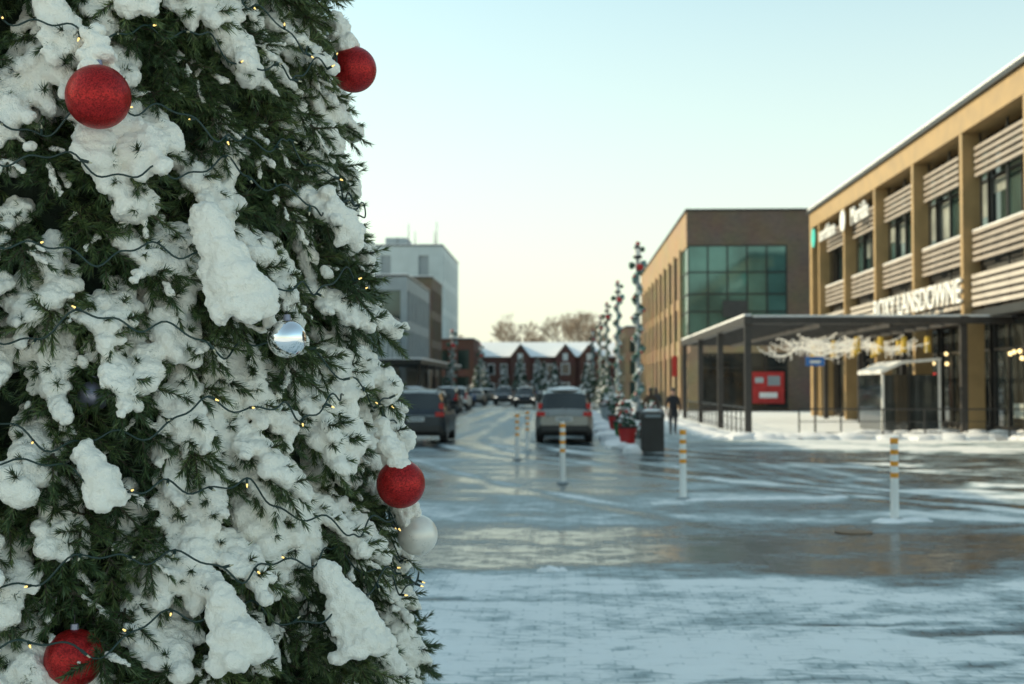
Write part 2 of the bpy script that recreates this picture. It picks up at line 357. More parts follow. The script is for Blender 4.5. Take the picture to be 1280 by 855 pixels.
for x in(-14,-6.8,.2,3.9,11):
    q.add([(x-1.5,199.2,0),(x+1.5,199.2,0),(x+1.5,199.2,6.4),(x,199.2,8.2),(x-1.5,199.2,6.4),(x-1.5,200.1,0),(x+1.5,200.1,0),(x+1.5,202,6.4),(x,205,8.2),(x-1.5,202,6.4)],[(0,1,2,3,4),(0,4,9,5),(1,6,7,2)],REDB)
    r.add([(x-1.7,199,6.3),(x,199,8.45),(x,205.5,8.45),(x-1.7,202.5,6.3),(x+1.7,199,6.3),(x+1.7,202.5,6.3)],[(0,1,2,3),(1,4,5,2)],SNOW)
    wn.box(x-.4,x+.4,199.1,199.18,5.8,6.9,WHITE)
    for z in(.6,3.6): wn.box(x-.7,x+.7,199.1,199.18,z,z+1.8,WHITE); wn.box(x-.55,x+.55,199.04,199.09,z+.15,z+1.65,DGLASS)
for x in(-16.6,-11.4,-9.4,-4.2,-2.2,6.4,8.4,13.2):
    for z in(.6,3.6): wn.box(x-.55,x+.55,199.9,199.98,z,z+1.7,WHITE); wn.box(x-.42,x+.42,199.84,199.89,z+.12,z+1.55,DGLASS)
q.build(); r.build(); wn.build()
# ------------------------------------------------------------ bare trees / conifers
def baretree(x,y,h,seed):
    rnd=random.Random(seed); E=empty('bare_tree',(x,y,0)); q=MB('trunk_and_limbs',E,[])
    def rec(p,d,l,r,dep):
        e=p+d*l; q.cyl(p,e,max(r,.035),max(r*.66,.022),BARK,5 if dep>4 else 3)
        if dep==0: return
        for k in range(3 if dep<6 else 4):
            nd=(d+Vector((rnd.uniform(-1,1),rnd.uniform(-1,1),rnd.uniform(-.2,.6)))*.72).normalized()
            rec(e-d*l*rnd.uniform(0,.3),nd,l*rnd.uniform(.64,.82),r*.6,dep-1)
    rec(Vector((0,0,0)),Vector((0,0,1)),h*.31,h*.02,6); q.build()
for x,y,h,s in((-9,255,17,1),(-6.5,258,14,12),(-.5,250,18,2),(2.5,262,18,3),(5.5,255,13,13),(-13,262,11,4),(-20,230,12,7)): baretree(x,y,h,s)
def conifer(x,y,h,seed,sn=.5):
    rnd=random.Random(seed); E=empty('snowy_conifer',(x,y,0)); q=MB('trunk',E,[]); q.cyl((0,0,0),(0,0,h*.95),h*.02,.01,BARK,6); q.build()
    q=MB('foliage',E,[])
    for k in range(int(520)):
        t=rnd.random()**.7; z=h*(1-t*.92); rad=h*.26*t*rnd.uniform(.35,1.1); a=rnd.uniform(0,6.28); s=h*.05*rnd.uniform(.6,1.4)
        c=Vector((rad*math.cos(a),rad*math.sin(a),z)); o=Vector((math.cos(a),math.sin(a),-.5)).normalized(); t_=Vector((-math.sin(a),math.cos(a),rnd.uniform(-.3,.3)))
        q.add([c-o*s-t_*s*.3,c-o*s+t_*s*.3,c+t_*s*.6,c+o*s*1.2,c-t_*s*.6],[(0,1,2,3,4)],SNOW if rnd.random()<sn else GREEN)
    q.build()
for x,y,h,s in((-5,150,5.2,1),(-7.5,160,4.5,2),(-2.5,158,4.8,3),(-9.6,140,4,4),(-3.6,172,5.5,5),(-1.2,168,5,15),(-6.2,176,5.6,16),(-10.5,168,5,17),(2.5,130,4,6),(3.2,104,3.6,7),(2.6,150,4.6,8),(-10.5,115,3.5,9),(3.0,88,3.2,10),(2.7,118,3.6,11)): conifer(x,y,h,s,.35)
# ------------------------------------------------------------ decorated lamp posts
TEALP=mat('teal_ribbon',(.12,.25,.25),.5,var=.3)
def lamppost(x,y,seed,h=9.4,x_big=1):
    rnd=random.Random(seed); E=empty('street_lamp',(x,y,0)); q=MB('pole',E,[])
    q.cyl((0,0,0),(0,0,.5),.24,.18,DARK,12); q.cyl((0,0,.5),(0,0,h-.5),.14,.1,GREY,10)
    q.cyl((0,0,h-.6),(0,0,h-.45),.25,.25,DARK,12); q.cyl((0,0,h-.45),(0,0,h-.05),.16,.2,WHITE,10); q.cyl((0,0,h-.05),(0,0,h+.12),.26,.05,DARK,12); q.build()
    g_=MB('garland',E,[])
    n=260
    for k in range(n):
        t=k/n; a=t*44; z=.7+t*(h-1.9); rr=.2+.05*math.sin(t*20)
        c=(rr*math.cos(a)+rnd.uniform(-.04,.04),rr*math.sin(a),z)
        g_.blob(c,.14,.14,.11,rnd.choice([SNOW,GREEN,GREEN,TEALP,TEALP,GREEN]),6,4,.4)
        if k%13==0: g_.blob((c[0]*1.5,c[1]*1.5,z),.08,.08,.08,RED,6,4)
    g_.blob((.1,-.28,h-1.1),.22,.14,.18,RED,8,5,.3); g_.blob((-.32,-.1,h-1.0),.2,.2,.2,GREEN,8,5,.3); g_.blob((.32,0,h-.9),.2,.16,.2,TEALP,8,5,.3);g_.blob((-.05,0,h+.15),.2,.2,.08,SNOW)
    g_.blob((.28,0,h-.1),.16,.14,.14,GREEN,8,5,.3); g_.blob((.0,-.2,h+.22),.13,.1,.1,RED,8,5,.3)
    g_.build()
for i,y in enumerate((69.6,95.5,120,142,178)): lamppost(4,y,i)
for i,y in enumerate((112,150)): lamppost(-9.8,y,i+9,6.5)
# ------------------------------------------------------------ pergola
G=empty('pergola'); q=MB('frame',G,[])
X0,X1,Y0,Y1,H=6.9,15.2,48.3,74,4.5
for y in(48.3,56.8,65,73.5):
    for x in(X0,X1-.3): q.box(x-.12,x+.12,y,y+.24,0,H-.3,BRONZE)
q.box(X0-.16,X0+.16,Y0-.1,Y1+.1,H-.3,H,BRONZE); q.box(X1-.46,X1-.14,Y0-.1,Y1+.1,H-.3,H,BRONZE)
q.box(X0+.17,22,Y0-.12,Y0+.2,H-.29,H-.04,BRONZE); q.box(X0+.17,X1-.47,Y1-.22,Y1+.1,H-.31,H-.02,BRONZE)
q.box(17.4,17.64,Y0-.02,Y0+.18,0,H-.31,BRONZE)
y=Y0+2.1
while y<Y1-.5: q.box(X0+.17,X1-.47,y,y+.08,H-.24,H-.06,BRONZE); y+=2.0
for x in(9.6,12.2): q.box(x,x+.08,Y0+.21,Y1-.23,H-.40,H-.25,BRONZE)
q.build()
q=MB('snow_cover',G,[]); q.box(X0-.14,X0+.14,Y0,Y1,H+.003,H+.09,SNOW); q.box(X0+.2,22,Y0-.1,Y0+.17,H-.037,H+.04,SNOW)
y=Y0+2.1
while y<Y1-.5: q.box(X0+.2,X1-.5,y,y+.075,H-.057,H+.03,SNOW); y+=2.0
q.build()
q=MB('icicle_lights',G,[]); rnd=random.Random(5)
LW=mat('frosted_light',(.8,.76,.66),.4,emit=.3,var=.1)
for k in range(26):
    ya=rnd.uniform(49.4,60); xa=rnd.uniform(8.2,12.0); L_=rnd.uniform(1.2,2.4); dz=rnd.uniform(.1,.45); z0=rnd.uniform(3.5,4.05)
    for j in range(30):
        t=j/29; q.blob((xa+L_*t,ya+rnd.uniform(-.03,.03),z0-dz*4*t*(1-t)-.12*(1-t)*rnd.random()),.03,.03,.04,LW,4,3)
        if rnd.random()<.35:
            for m_ in range(rnd.randint(1,5)): q.blob((xa+L_*t,ya,z0-dz*4*t*(1-t)-.08*m_),.025,.025,.035,LW,4,3)
q.build()
q=MB('hanging_lamps',G,[])
for i,x in enumerate((11.4,12.3,13.2,14.1)):
    for y in(50.3,54.6,59):
        q.cyl((x,y,H-.3),(x,y,H-.7),.015,.015,DARK,5); q.cyl((x,y,3.2),(x,y,3.8),.13,.1,AMBER,10)
q.build()
P_=empty('patio_railing'); q=MB('rails_and_posts',P_,[])
x=8.5
while x<21: q.cyl((x,46.8,0),(x,46.8,1.05),.03,.03,DARK,6); x+=1.5
q.cyl((8.5,46.8,1.05),(21,46.8,1.05),.03,.03,DARK,6); q.cyl((8.5,46.8,.6),(21,46.8,.6),.015,.015,DARK,6); q.cyl((8.5,46.8,.2),(21,46.8,.2),.015,.015,DARK,6)
y=49
while y<73: q.cyl((6.9,y,0),(6.9,y,1.05),.03,.03,DARK,6); y+=1.4
for z in(.2,.6,1.05): q.cyl((6.9,49,z),(6.9,72.5,z),.02,.02,DARK,6)
q.build()
Bs=empty('street_sign'); q=MB('post_and_panel',Bs,[]); q.cyl((9.6,49.5,0),(9.6,49.5,3.0),.04,.04,DARK,8); q.box(9.25,9.95,49.4,49.45,2.65,3.0,BLUE); q.box(9.4,9.8,49.37,49.398,2.76,2.86,WHITE); q.build()
# ------------------------------------------------------------ bollards
def bollard(x,y,h=1.15):
    E=empty('traffic_bollard',(x,y,0.02)); q=MB('post',E,[]); q.cyl((0,0,0),(0,0,.04),.13,.1,GREY,16)
    zs=[.04,h*.52,h*.58,h*.66,h*.72,h*.80,h*.86,h*.93,h]
    for k in range(8): q.cyl((0,0,zs[k]),(0,0,zs[k+1]),.056 if k else .06,.056,(ORANGE if k%2==1 else WHITE),14)
    q.blob((0,0,h),.054,.054,.03,WHITE,12,5); q.build(True)
for x,y in((1.96,21.3),(4.6,18.1),(-.03,24.7),(-1.2,32.7),(-1.05,36.6)): bollard(x,y)
E=empty('waste_bin',(2.5,36.6,0)); q=MB('body',E,[]); q.box(-.32,.32,-.3,.3,.05,.98,DARK); q.box(-.34,.34,-.32,.32,.0,.05,CHAR)
q.add([(-.34,-.33,.98),(.34,-.33,.98),(.34,.33,.98),(-.34,.33,.98),(-.34,-.33,1.12),(.34,-.33,1.12),(.34,.33,1.24),(-.34,.33,1.24)],[(0,3,2,1),(4,5,6,7),(0,1,5,4),(1,2,6,5),(2,3,7,6),(3,0,4,7)],CHAR)
q.box(-.22,.22,-.345,-.331,1.0,1.08,GREY); q.build(bevel=.02)
q=MB('snow_cap',E,[]); q.blob((0,.02,1.18),.28,.26,.06,SNOW,12,6,.06); q.build(True)
def planter(x,y,seed,s=1,c=RED):
    rnd=random.Random(seed); E=empty('decorated_planter',(x,y,0)); q=MB('pot',E,[])
    q.cyl((0,0,0),(0,0,.6*s),.2*s,.3*s,c,14); q.cyl((0,0,.6*s),(0,0,.66*s),.33*s,.33*s,DARK,14); q.build(True)
    q=MB('greens_and_bow',E,[])
    for k in range(80):
        a=rnd.uniform(0,6.28);rr=rnd.uniform(0,.3)*s;z=rnd.uniform(.66,1.35)*s; rr*=(1.5-z/s)*1.2
        q.blob((rr*math.cos(a),rr*math.sin(a),z),.08*s,.08*s,.06*s,rnd.choice([GREEN,GREEN,SNOW,RED] if k%3==0 else [GREEN,SNOW,GREEN]),5,4,.4)
    q.build()
planter(1.95,39.5,1,1.0,RED); planter(2.0,44.5,2,1.0,mat('green_pot',(.03,.2,.08),.5)); planter(2.1,52,3,1.1,RED); planter(2.6,60,4,1.2,DARK); planter(2.6,76,5,1.3,RED); planter(2.25,37.6,6,.6,WHITE); planter(3.2,47,7,1.0,CONC); planter(2.3,69,8,1.3,GREY); planter(2.9,84,9,1.5,RED)
# ------------------------------------------------------------ vehicles
TL0=mat('tail_light',(.45,.01,.01),.25,emit=.05); TL1=mat('tail_light_lit',(.6,.01,.01),.25,emit=.4); HL0=mat('head_light',(.7,.7,.68),.2); HL1=mat('head_light_lit',(1,.95,.8),.2,emit=1.5)
TY=mat('tyre',(.02,.02,.02),.85); RM=mat('rim',(.35,.35,.36),.3,.8)
def car(name,x,y,rz,paint,kind='suv',snow=True,lights=False):
    E=empty(name,(x,y,.03),rz); k=1.0 if kind=='suv' else .86
    st=[(0,.76,.48,.90,.92,.62),(.06,.86,.36,.97,1.0,.72),(.16,.92,.28,1.03,1.10,.74),(.46,.94,.24,1.05,1.62,.66),(.95,.95,.22,1.04,1.70,.67),(1.6,.95,.22,1.03,1.73,.68),(2.4,.95,.22,1.02,1.71,.67),(3.0,.95,.22,1.01,1.6,.64),(3.72,.94,.22,1.0,1.08,.74),(4.25,.91,.24,.94,.98,.70),(4.55,.84,.3,.80,.84,.62),(4.66,.72,.4,.62,.64,.5)]
    if kind!='suv': st=[(a,b,c,d*.93,(e if e<1.2 else e*.86),f_) for a,b,c,d,e,f_ in st]
    L_=4.66; GL=DGLASS; q=MB('body',E,[]); rings=[]
    for (yy,wd,zb,zl,zt,wr) in st:
        h=[(wd*.88,zb),(wd*.99,zb+.14),(wd*1.0,(zb+zl)/2),(wd*.985,zl-.1),(wd*.95,zl),(wr+.03,max(zt-.05,zl+.005)),(wr*.86,zt),(0,zt+.025)]
        rings.append([(a,yy-L_/2,z) for a,z in h]+[(-a,yy-L_/2,z) for a,z in h[-2::-1]])
    n=len(rings[0])
    for i in range(len(st)-1):
        for j in range(n):
            jj=(j+1)%n; mt=paint
            side=(j==4 or j==n-6)
            top=(j in(5,6,7,8))
            if side and 3<=i<=6: mt=GL
            if i==2 and top: mt=GL
            if i==7 and top: mt=GL
            if j in(0,n-2,n-1): mt=CHAR
            q.add([rings[i][j],rings[i+1][j],rings[i+1][jj],rings[i][jj]],[(0,3,2,1)],mt)
    q.add(rings[0],[tuple(range(n))],paint); q.add(rings[-1],[tuple(range(n))[::-1]],paint)
    q.build(True)
    d=MB('trim_and_lights',E,[]); r0=-L_/2
    TL=TL1 if lights else TL0; HL=HL1 if lights else HL0
    for s in(-1,1):
        d.box(s*.62,s*.9,r0-.02,r0+.14,.88,1.02*k,TL); d.box(s*.72,s*.86,r0+.2,r0+.26,1.1,1.3*k,TL)
        d.box(s*.55,s*.84,-r0-.22,-r0-.06,.66,.78,HL)
        d.box(s*.96,s*1.12,.9,1.05,1.02,1.16,paint)
        if kind=='suv':
            for yy in(.46,1.55,2.6): d.box(s*.80,s*.86,r0+yy+.1,r0+yy+.17,1.06*k,1.6*k,CHAR)
            d.box(s*.60,s*.64,r0+.8,r0+2.8,1.74,1.80,CHAR)
    d.box(-.74,.74,r0-.06,r0+.06,.40,.58,CHAR); d.box(-.27,.27,r0-.075,r0-.061,.72,.85,WHITE); d.box(-.24,.24,r0-.078,r0-.0755,.75,.82,GREY)
    d.box(-.6,.6,r0-.035,r0-.01,.88*k,.9*k+.02,GREY); d.box(-.62,.62,-r0-.05,-r0+.02,.42,.6,CHAR)
    d.build(bevel=.012)
    wl=MB('wheels',E,[])
    for s in(-1,1):
        for yy in(.88,3.72):
            c=r0+yy; wl.cyl((s*.70,c,.35),(s*.93,c,.35),.35,.35,TY,22); wl.cyl((s*.93,c,.35),(s*.945,c,.35),.23,.21,RM,14)
            for t in range(9):
                an=math.pi*t/9; an2=math.pi*(t+1)/9
                p=[(s*.96,c+.38*math.cos(an),.36+.38*math.sin(an)),(s*.96,c+.46*math.cos(an),.36+.46*math.sin(an)),(s*.96,c+.46*math.cos(an2),.36+.46*math.sin(an2)),(s*.96,c+.38*math.cos(an2),.36+.38*math.sin(an2))]
                wl.add(p,[(0,1,2,3)],CHAR)
    wl.build(True)
    if snow:
        sn_=MB('snow_on_roof',E,[]); sn_.blob((0,r0+1.7,1.73*k),.6,1.25,.09,SNOW,14,6,.05); sn_.blob((0,r0+4.0,.99*k),.6,.42,.05,SNOW,12,6,.05); sn_.build(True)
    return E
SILV=mat('silver_paint',(.32,.32,.30),.3,.5,var=.06); DKB=mat('dark_blue_paint',(.04,.05,.06),.3,.4,var=.1); WHP=mat('white_car_paint',(.7,.7,.68),.35,.1,var=.05); BLK=mat('black_paint',(.02,.022,.025),.25,.3); BLP=mat('blue_paint',(.03,.08,.2),.3,.3); RDP=mat('dark_red_paint',(.15,.02,.02),.3,.3)
car('parked_suv',0,43.9,0,SILV); car('parked_suv',.1,50.6,0,WHP); car('parked_car',.1,58,0,BLK,'car'); car('parked_car',.15,66,0,SILV,'car'); car('parked_suv',.1,75,0,DKB)
car('parked_suv',-4.75,43.3,0,DKB,snow=False)
for i,(x,y,p,kd,rz) in enumerate(((-8.2,62,WHP,'car',0),(-8.2,70,SILV,'suv',0),(-8.2,79,BLP,'car',0),(-8.2,90,BLK,'suv',0),(-8.2,99,WHP,'suv',0),(-9.6,115,BLP,'car',.5),(-6.0,128,DKB,'suv',math.pi),(-4.6,145,WHP,'car',math.pi),(-3.4,112,BLK,'suv',math.pi),(-7,160,RDP,'car',.3),(-9,138,SILV,'car',.9),(-2.4,166,BLP,'car',1.5),(-11.5,150,WHP,'suv',1.2),(-8.4,122,SILV,'car',0),(.2,88,BLK,'suv',0),(.2,100,WHP,'car',0),(.2,114,RDP,'car',0))):
    car('parked_car' if rz==0 else 'car',x,y,rz,p,kd,lights=(rz==math.pi))
# ------------------------------------------------------------ pedestrians
SKIN=mat('skin',(.5,.32,.24),.6); HAIR=mat('hair',(.04,.025,.02),.7); COAT=mat('dark_coat',(.025,.025,.03),.85); JEAN=mat('trousers',(.04,.045,.06),.85); BOOT=mat('boots',(.03,.02,.015),.7)
def person(x,y,rz,coat,hat,ph=1):
    E=empty('pedestrian',(x,y,.03),rz)
    V=[(0,0,.96),(0,0,1.15),(0,0,1.36),(0,0,1.50),(0,.01,1.60),(0,.02,1.70)]; Rr=[.17,.155,.17,.06,.09,.085]
    Eg=[(0,1),(1,2),(2,3),(3,4),(4,5)]
    def ad(p,r,par): V.append(p);Rr.append(r);Eg.append((par,len(V)-1)); return len(V)-1
    for s in(-1,1):
        f=s*ph
        h=ad((s*.095,0,.88),.115,0); k=ad((s*.1,.10*f+.02,.50),.07,h); an=ad((s*.1,.2*f-.05 if f>0 else -.26,.11 if f>0 else .15),.045,k); ad((s*.11,(.2*f-.05 if f>0 else -.26)+.16,.05 if f>0 else .06),.042,an)
        sh=ad((s*.185,0,1.40),.075,2); el=ad((s*.25,-.06*f-.02,1.13),.055,sh); wr=ad((s*.25,-.14*f+.06,.90),.036,el); pa=ad((s*.25,-.15*f+.07,.83),.036,wr)
        for q_,(dx,l) in enumerate(((-.027,.065),(-.009,.075),(.009,.07),(.027,.055))):
            k1=ad((s*.25,-.15*f+.07+dx,.79),.009,pa); ad((s*.245,-.15*f+.08+dx,.79-l),.008,k1)
        ad((s*.22,-.15*f+.11,.80),.009,pa)
    me=bpy.data.meshes.new('body'); me.from_pydata(V,Eg,[]); o=link(bpy.data.objects.new('body',me))
    md=o.modifiers.new('s','SKIN'); 
    for i,r_ in enumerate(Rr): me.skin_vertices[0].data[i].radius=(r_,r_*(.72 if i in(0,1,2) else 1))
    me.skin_vertices[0].data[0].use_root=True
    su=o.modifiers.new('d','SUBSURF'); su.levels=su.render_levels=2
    dg=bpy.context.evaluated_depsgraph_get(); m2=bpy.data.meshes.new_from_object(o.evaluated_get(dg)); bpy.data.objects.remove(o)
    o=link(bpy.data.objects.new('body',m2)); o.parent=E; m2.materials.clear()
    for mm in(coat,JEAN,SKIN,HAIR,BOOT,hat): m2.materials.append(mm)
    for p in m2.polygons:
        c=p.center; p.use_smooth=True
        i=0
        if c.z<.16:i=4
        elif c.z<.80 and abs(c.x)<.2:i=1
        elif c.z<.88 and abs(c.x)>=.2:i=2
        if c.z>1.50: i=2 if c.y>.02 else 3
        if c.z>1.68: i=5
        p.material_index=i
    q=MB('face_and_hat',E,[])
    for s in(-1,1): q.blob((s*.033,.10,1.645),.012,.008,.008,HAIR,6,4); q.blob((s*.088,.015,1.63),.012,.02,.03,SKIN,6,4)
    q.blob((0,.112,1.615),.013,.018,.022,SKIN,6,4); q.blob((0,.098,1.575),.025,.008,.007,RED,6,4); q.blob((0,.01,1.72),.098,.105,.075,hat,12,6)
    q.build(True)
    q=MB('coat_skirt',E,[]); q.cyl((0,0,.70),(0,0,1.0),.225,.17,coat,14); q.build(True)
person(4.1,48.5,math.pi,COAT,BLK); person(4.0,56,0,mat('grey_coat',(.05,.05,.055),.85),DARK,-1); person(3.45,51.5,0,mat('brown_coat',(.07,.045,.03),.85),DARK)
# ------------------------------------------------------------ the big christmas tree
TR=empty('christmas_tree'); AX=Vector((-1.857,4.642,0)); U=Vector((.371,-.928,0)).normalized(); VV=Vector((.928,.371,0)).normalized(); UP=Vector((0,0,1))
RC=lambda z:1.21-.155*(z-1.9)
def rad(a): return U*math.cos(a)+VV*math.sin(a)
def tan_(a): return VV*math.cos(a)-U*math.sin(a)
def tp(adeg,r,z): return AX+rad(R_(adeg))*r+UP*z
NM=bpy.data.materials.new('spruce_needles'); nt,N,L,P=nodes(NM)
oi=N.new('ShaderNodeObjectInfo'); ge=N.new('ShaderNodeNewGeometry'); cr=N.new('ShaderNodeValToRGB'); e=cr.color_ramp.elements
ad_=N.new('ShaderNodeMath'); ad_.operation='MULTIPLY_ADD'; ad_.inputs[1].default_value=.6; L.new(ge.outputs['Random Per Island'],ad_.inputs[0])
m3=N.new('ShaderNodeMath'); m3.operation='MULTIPLY'; m3.inputs[1].default_value=.4; L.new(oi.outputs['Random'],m3.inputs[0]); L.new(m3.outputs[0],ad_.inputs[2])
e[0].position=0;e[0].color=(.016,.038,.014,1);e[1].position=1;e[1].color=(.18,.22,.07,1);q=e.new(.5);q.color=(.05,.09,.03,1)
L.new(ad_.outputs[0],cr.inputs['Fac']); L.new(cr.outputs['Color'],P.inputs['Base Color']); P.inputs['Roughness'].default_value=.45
TW=mat('twig',(.06,.05,.03),.8)
def mkbough(seed):
    rnd=random.Random(seed); L0=.25; tw=[]
    main=lambda t:Vector((0,t*L0,-.22*t*t*L0))
    tw.append((main(.72),Vector((0,1,-.5)).normalized(),.13,1))
    for k in range(4):
        t=.12+.2*k
        for s in(-1,1):
            an=R_(rnd.uniform(32,62)); d=Vector((s*math.sin(an),math.cos(an),rnd.uniform(-.35,.1))).normalized()
            tw.append((main(t+rnd.uniform(-.05,.05)),d,rnd.uniform(.09,.14),1))
    for k in range(4):
        d=Vector((rnd.uniform(-.7,.7),.8,rnd.uniform(.3,.9))).normalized(); tw.append((main(.1+.22*k),d,rnd.uniform(.06,.10),0))
    for k in range(3):
        d=Vector((rnd.uniform(-.6,.6),.6,-rnd.uniform(.6,1.2))).normalized(); tw.append((main(.2+.25*k),d,rnd.uniform(.08,.12),0))
    vs=[];fs=[];mi=[]
    for p,d,l,_ in tw:
        a=d.orthogonal().normalized(); b=d.cross(a)
        o=len(vs)
        for q_,rr in((p,.004),(p+d*l,.0015)):
            for k in range(3): t=k*2.094; vs.append(q_+(a*math.cos(t)+b*math.sin(t))*rr)
        fs+=[(o,o+1,o+4,o+3),(o+1,o+2,o+5,o+4),(o+2,o,o+3,o+5)]; mi+=[1]*3
        n=int(l*800)
        for k in range(n):
            u=rnd.random()**.85; t=rnd.uniform(0,6.283); r_=a*math.cos(t)+b*math.sin(t)
            sp=rnd.uniform(.5,1.0)*(1-.5*u**3)
            nd=(d*math.cos(sp)+r_*math.sin(sp)+Vector((0,0,-.08))).normalized(); ln=rnd.uniform(.028,.043)*(1-.2*u)
            c=p+d*l*u; sd=nd.cross(Vector((rnd.uniform(-1,1),rnd.uniform(-1,1),rnd.uniform(-1,1)))).normalized()*.0019
            o=len(vs); vs+=[c-sd,c+sd,c+nd*ln]; fs.append((o,o+1,o+2)); mi.append(0)
    me=bpy.data.meshes.new('bough'); me.from_pydata([tuple(v) for v in vs],[],fs); me.materials.append(NM); me.materials.append(TW)
    me.polygons.foreach_set('material_index',mi); me.update(); return me,tw,main
BG=[mkbough(100+k) for k in range(8)]
import bmesh
bm=bmesh.new(); bmesh.ops.create_icosphere(bm,subdivisions=2,radius=1); bm.verts.ensure_lookup_table()
IV=np.array([v.co[:] for v in bm.verts]); IF=np.array([[v.index for v in f.verts] for f in bm.faces]); bm.free()
blobs=[]; blobsF=[]; CUR=[blobs]
def addblob(M,c,r): CUR[0].append((IV*np.array(r))@np.array(M).T+np.array(c))
rnd=random.Random(11)
KEEP=[(tp(2.2,1.25,1.15),.10)]
def place(a,z,sc,snowp,extra=True,inset=0):
    d=rad(a);t=tan_(a); g_=rnd.uniform(-.6,.6); ph=R_(rnd.uniform(18,58)); h=d*math.cos(g_)+t*math.sin(g_)
    Yd=h*math.cos(ph)-UP*math.sin(ph); Zd=h*math.sin(ph)+UP*math.cos(ph); Xd=Yd.cross(Zd)
    rl=rnd.uniform(-.35,.35); X2=Xd*math.cos(rl)+Zd*math.sin(rl); Z2=Zd*math.cos(rl)-Xd*math.sin(rl)
    M3=Matrix((X2,Yd,Z2)).transposed(); s=sc*rnd.uniform(.85,1.2)
    root=AX+d*(RC(z)-.2*sc-inset+rnd.uniform(-.06,.05))+UP*z
    me,tw,main=rnd.choice(BG)
    o=bpy.data.objects.new('bough',me); o.matrix_world=Matrix.Translation(root)@(M3.to_4x4())@Matrix.Scale(s,4); SC.collection.objects.link(o); o.parent=TR
    tip=root+M3@(main(.6)*s)
    if any((tip-kp).length<kr for kp,kr in KEEP): snowp=0
    if rnd.random()<snowp:
        ld_=rnd.uniform(.65,1.45)*s; up=.018*ld_
        t0=rnd.uniform(.0,.25); t1=rnd.uniform(.7,1.1)
        for k in range(8):
            tt=t0+(t1-t0)*k/7; c=root+M3@(main(tt)*s)+UP*(up+.014)+M3@Vector((rnd.uniform(-.018,.018),0,0))
            wv=(.060-.03*abs(tt-.45))*ld_*rnd.uniform(.6,1.25)
            addblob(M3,c,(wv,.032*s,.034*ld_*rnd.uniform(.75,1.25)))
        for p,dd,l,ok in tw:
            if not ok or rnd.random()<.36: continue
            um=rnd.uniform(.4,.95)
            for k in range(4):
                if rnd.random()<.08: continue
                u=.1+(um-.1)*k/3; c=root+M3@((p+dd*l*u)*s)+UP*up+Vector((rnd.uniform(-1,1),rnd.uniform(-1,1),rnd.uniform(-.5,1)))*.005
                rr=(.030-.012*u)*ld_*rnd.uniform(.6,1.35); addblob(M3,c,(rr,rr*1.3,rr*.85))
    elif extra:
        for p,dd,l,ok in tw:
            if ok and rnd.random()<.2:
                for k in range(5):
                    u=.2+.14*k; c=root+M3@((p+dd*l*u)*s)+UP*.006; rr=rnd.uniform(.006,.011); addblob(M3,c,(rr,rr*1.9,rr*.8))
def snoise(a,z): return float(fbm(np.array(a*3.4+50.),np.array(z*4.2+9.),3))
row=0; z=.55
while z<3.75:
    R0=RC(z); n=int(2*R_(112)*R0/.135)
    for k in range(n):
        a=-R_(112)+2*R_(112)*(k+.5*(row%2)+rnd.uniform(-.3,.3))/n; zz=z+rnd.uniform(-.05,.05)
        place(a,zz,1.0,min(.88,max(.20,(snoise(a,zz)-.30)*3.0)))
    for k in range(n//3):
        place(rnd.uniform(-R_(100),R_(100)),z+rnd.uniform(-.06,.06),1.0,.0,False,.07)
    z+=.12; row+=1
CUR[0]=blobsF
z=.5
while z<8.8:
    R0=max(.1,RC(z)); n=max(3,int(2*math.pi*R0/.3))
    for k in range(n):
        a=2*math.pi*(k+rnd.random())/n
        a=(a+math.pi)%(2*math.pi)-math.pi
        if z<3.7 and abs(a)<R_(110): continue
        place(a,z,1.55 if z<8 else .8,.7,False)
    z+=.22
CUR[0]=blobs
def drape(a0,z0,a1,z1,w0,w1,n=60,off=.03,rb=.03):
    for k in range(n):
        t=rnd.random()**.8; zz=z0+(z1-z0)*t; a=a0+(a1-a0)*t; w_=w0+(w1-w0)*t
        lat=rnd.uniform(-1,1)*w_; zz+=rnd.uniform(-.025,.025)-abs(lat)*.4
        bul=(1-(lat/max(w_,.001))**2)
        r=RC(zz)+off*(.1+bul)*(.4+t)+.03*t
        rr=rb*rnd.uniform(.35,1.2)*(.5+.6*bul)
        addblob(np.eye(3),tp(a+math.degrees(lat/1.2),r,zz),(rr*1.1,rr*1.1,rr))
drape(20,2.42,25,2.14,.012,.105,260,rb=.034,off=.085)
drape(-3,3.06,2,2.88,.02,.09,110,rb=.03,off=-.02)
drape(3,1.74,6,1.60,.01,.05,70,rb=.03,off=.03)
drape(19,1.32,21,1.15,.01,.08,110,rb=.033,off=.06)
drape(36,1.34,40,1.12,.01,.10,140,rb=.034,off=.06)
drape(48,2.55,51,2.40,.01,.06,70,rb=.03,off=.03)
BALLS=[(Vector((-1.325,3.57,2.722)),.091),(tp(70,1.08,3.07),.085),(tp(56,1.33,1.565),.083)]
for p,r in BALLS+[(tp(64,1.34,1.37),.06)]:
    back=(AX+UP*p.z-p).normalized()
    for k in range(60):
        t=rnd.random(); a=rnd.uniform(0,6.28); w_=r*.66*(1-t*.75)*rnd.random()**.5
        c=p+UP*(r*.88+t*.14)+back*(.02+t*.05)+Vector((math.cos(a)*w_,math.sin(a)*w_,-w_*.35))
        rr=rnd.uniform(.012,.03)*(1-.35*t); addblob(np.eye(3),c,(rr*1.2,rr*1.2,rr*.9))
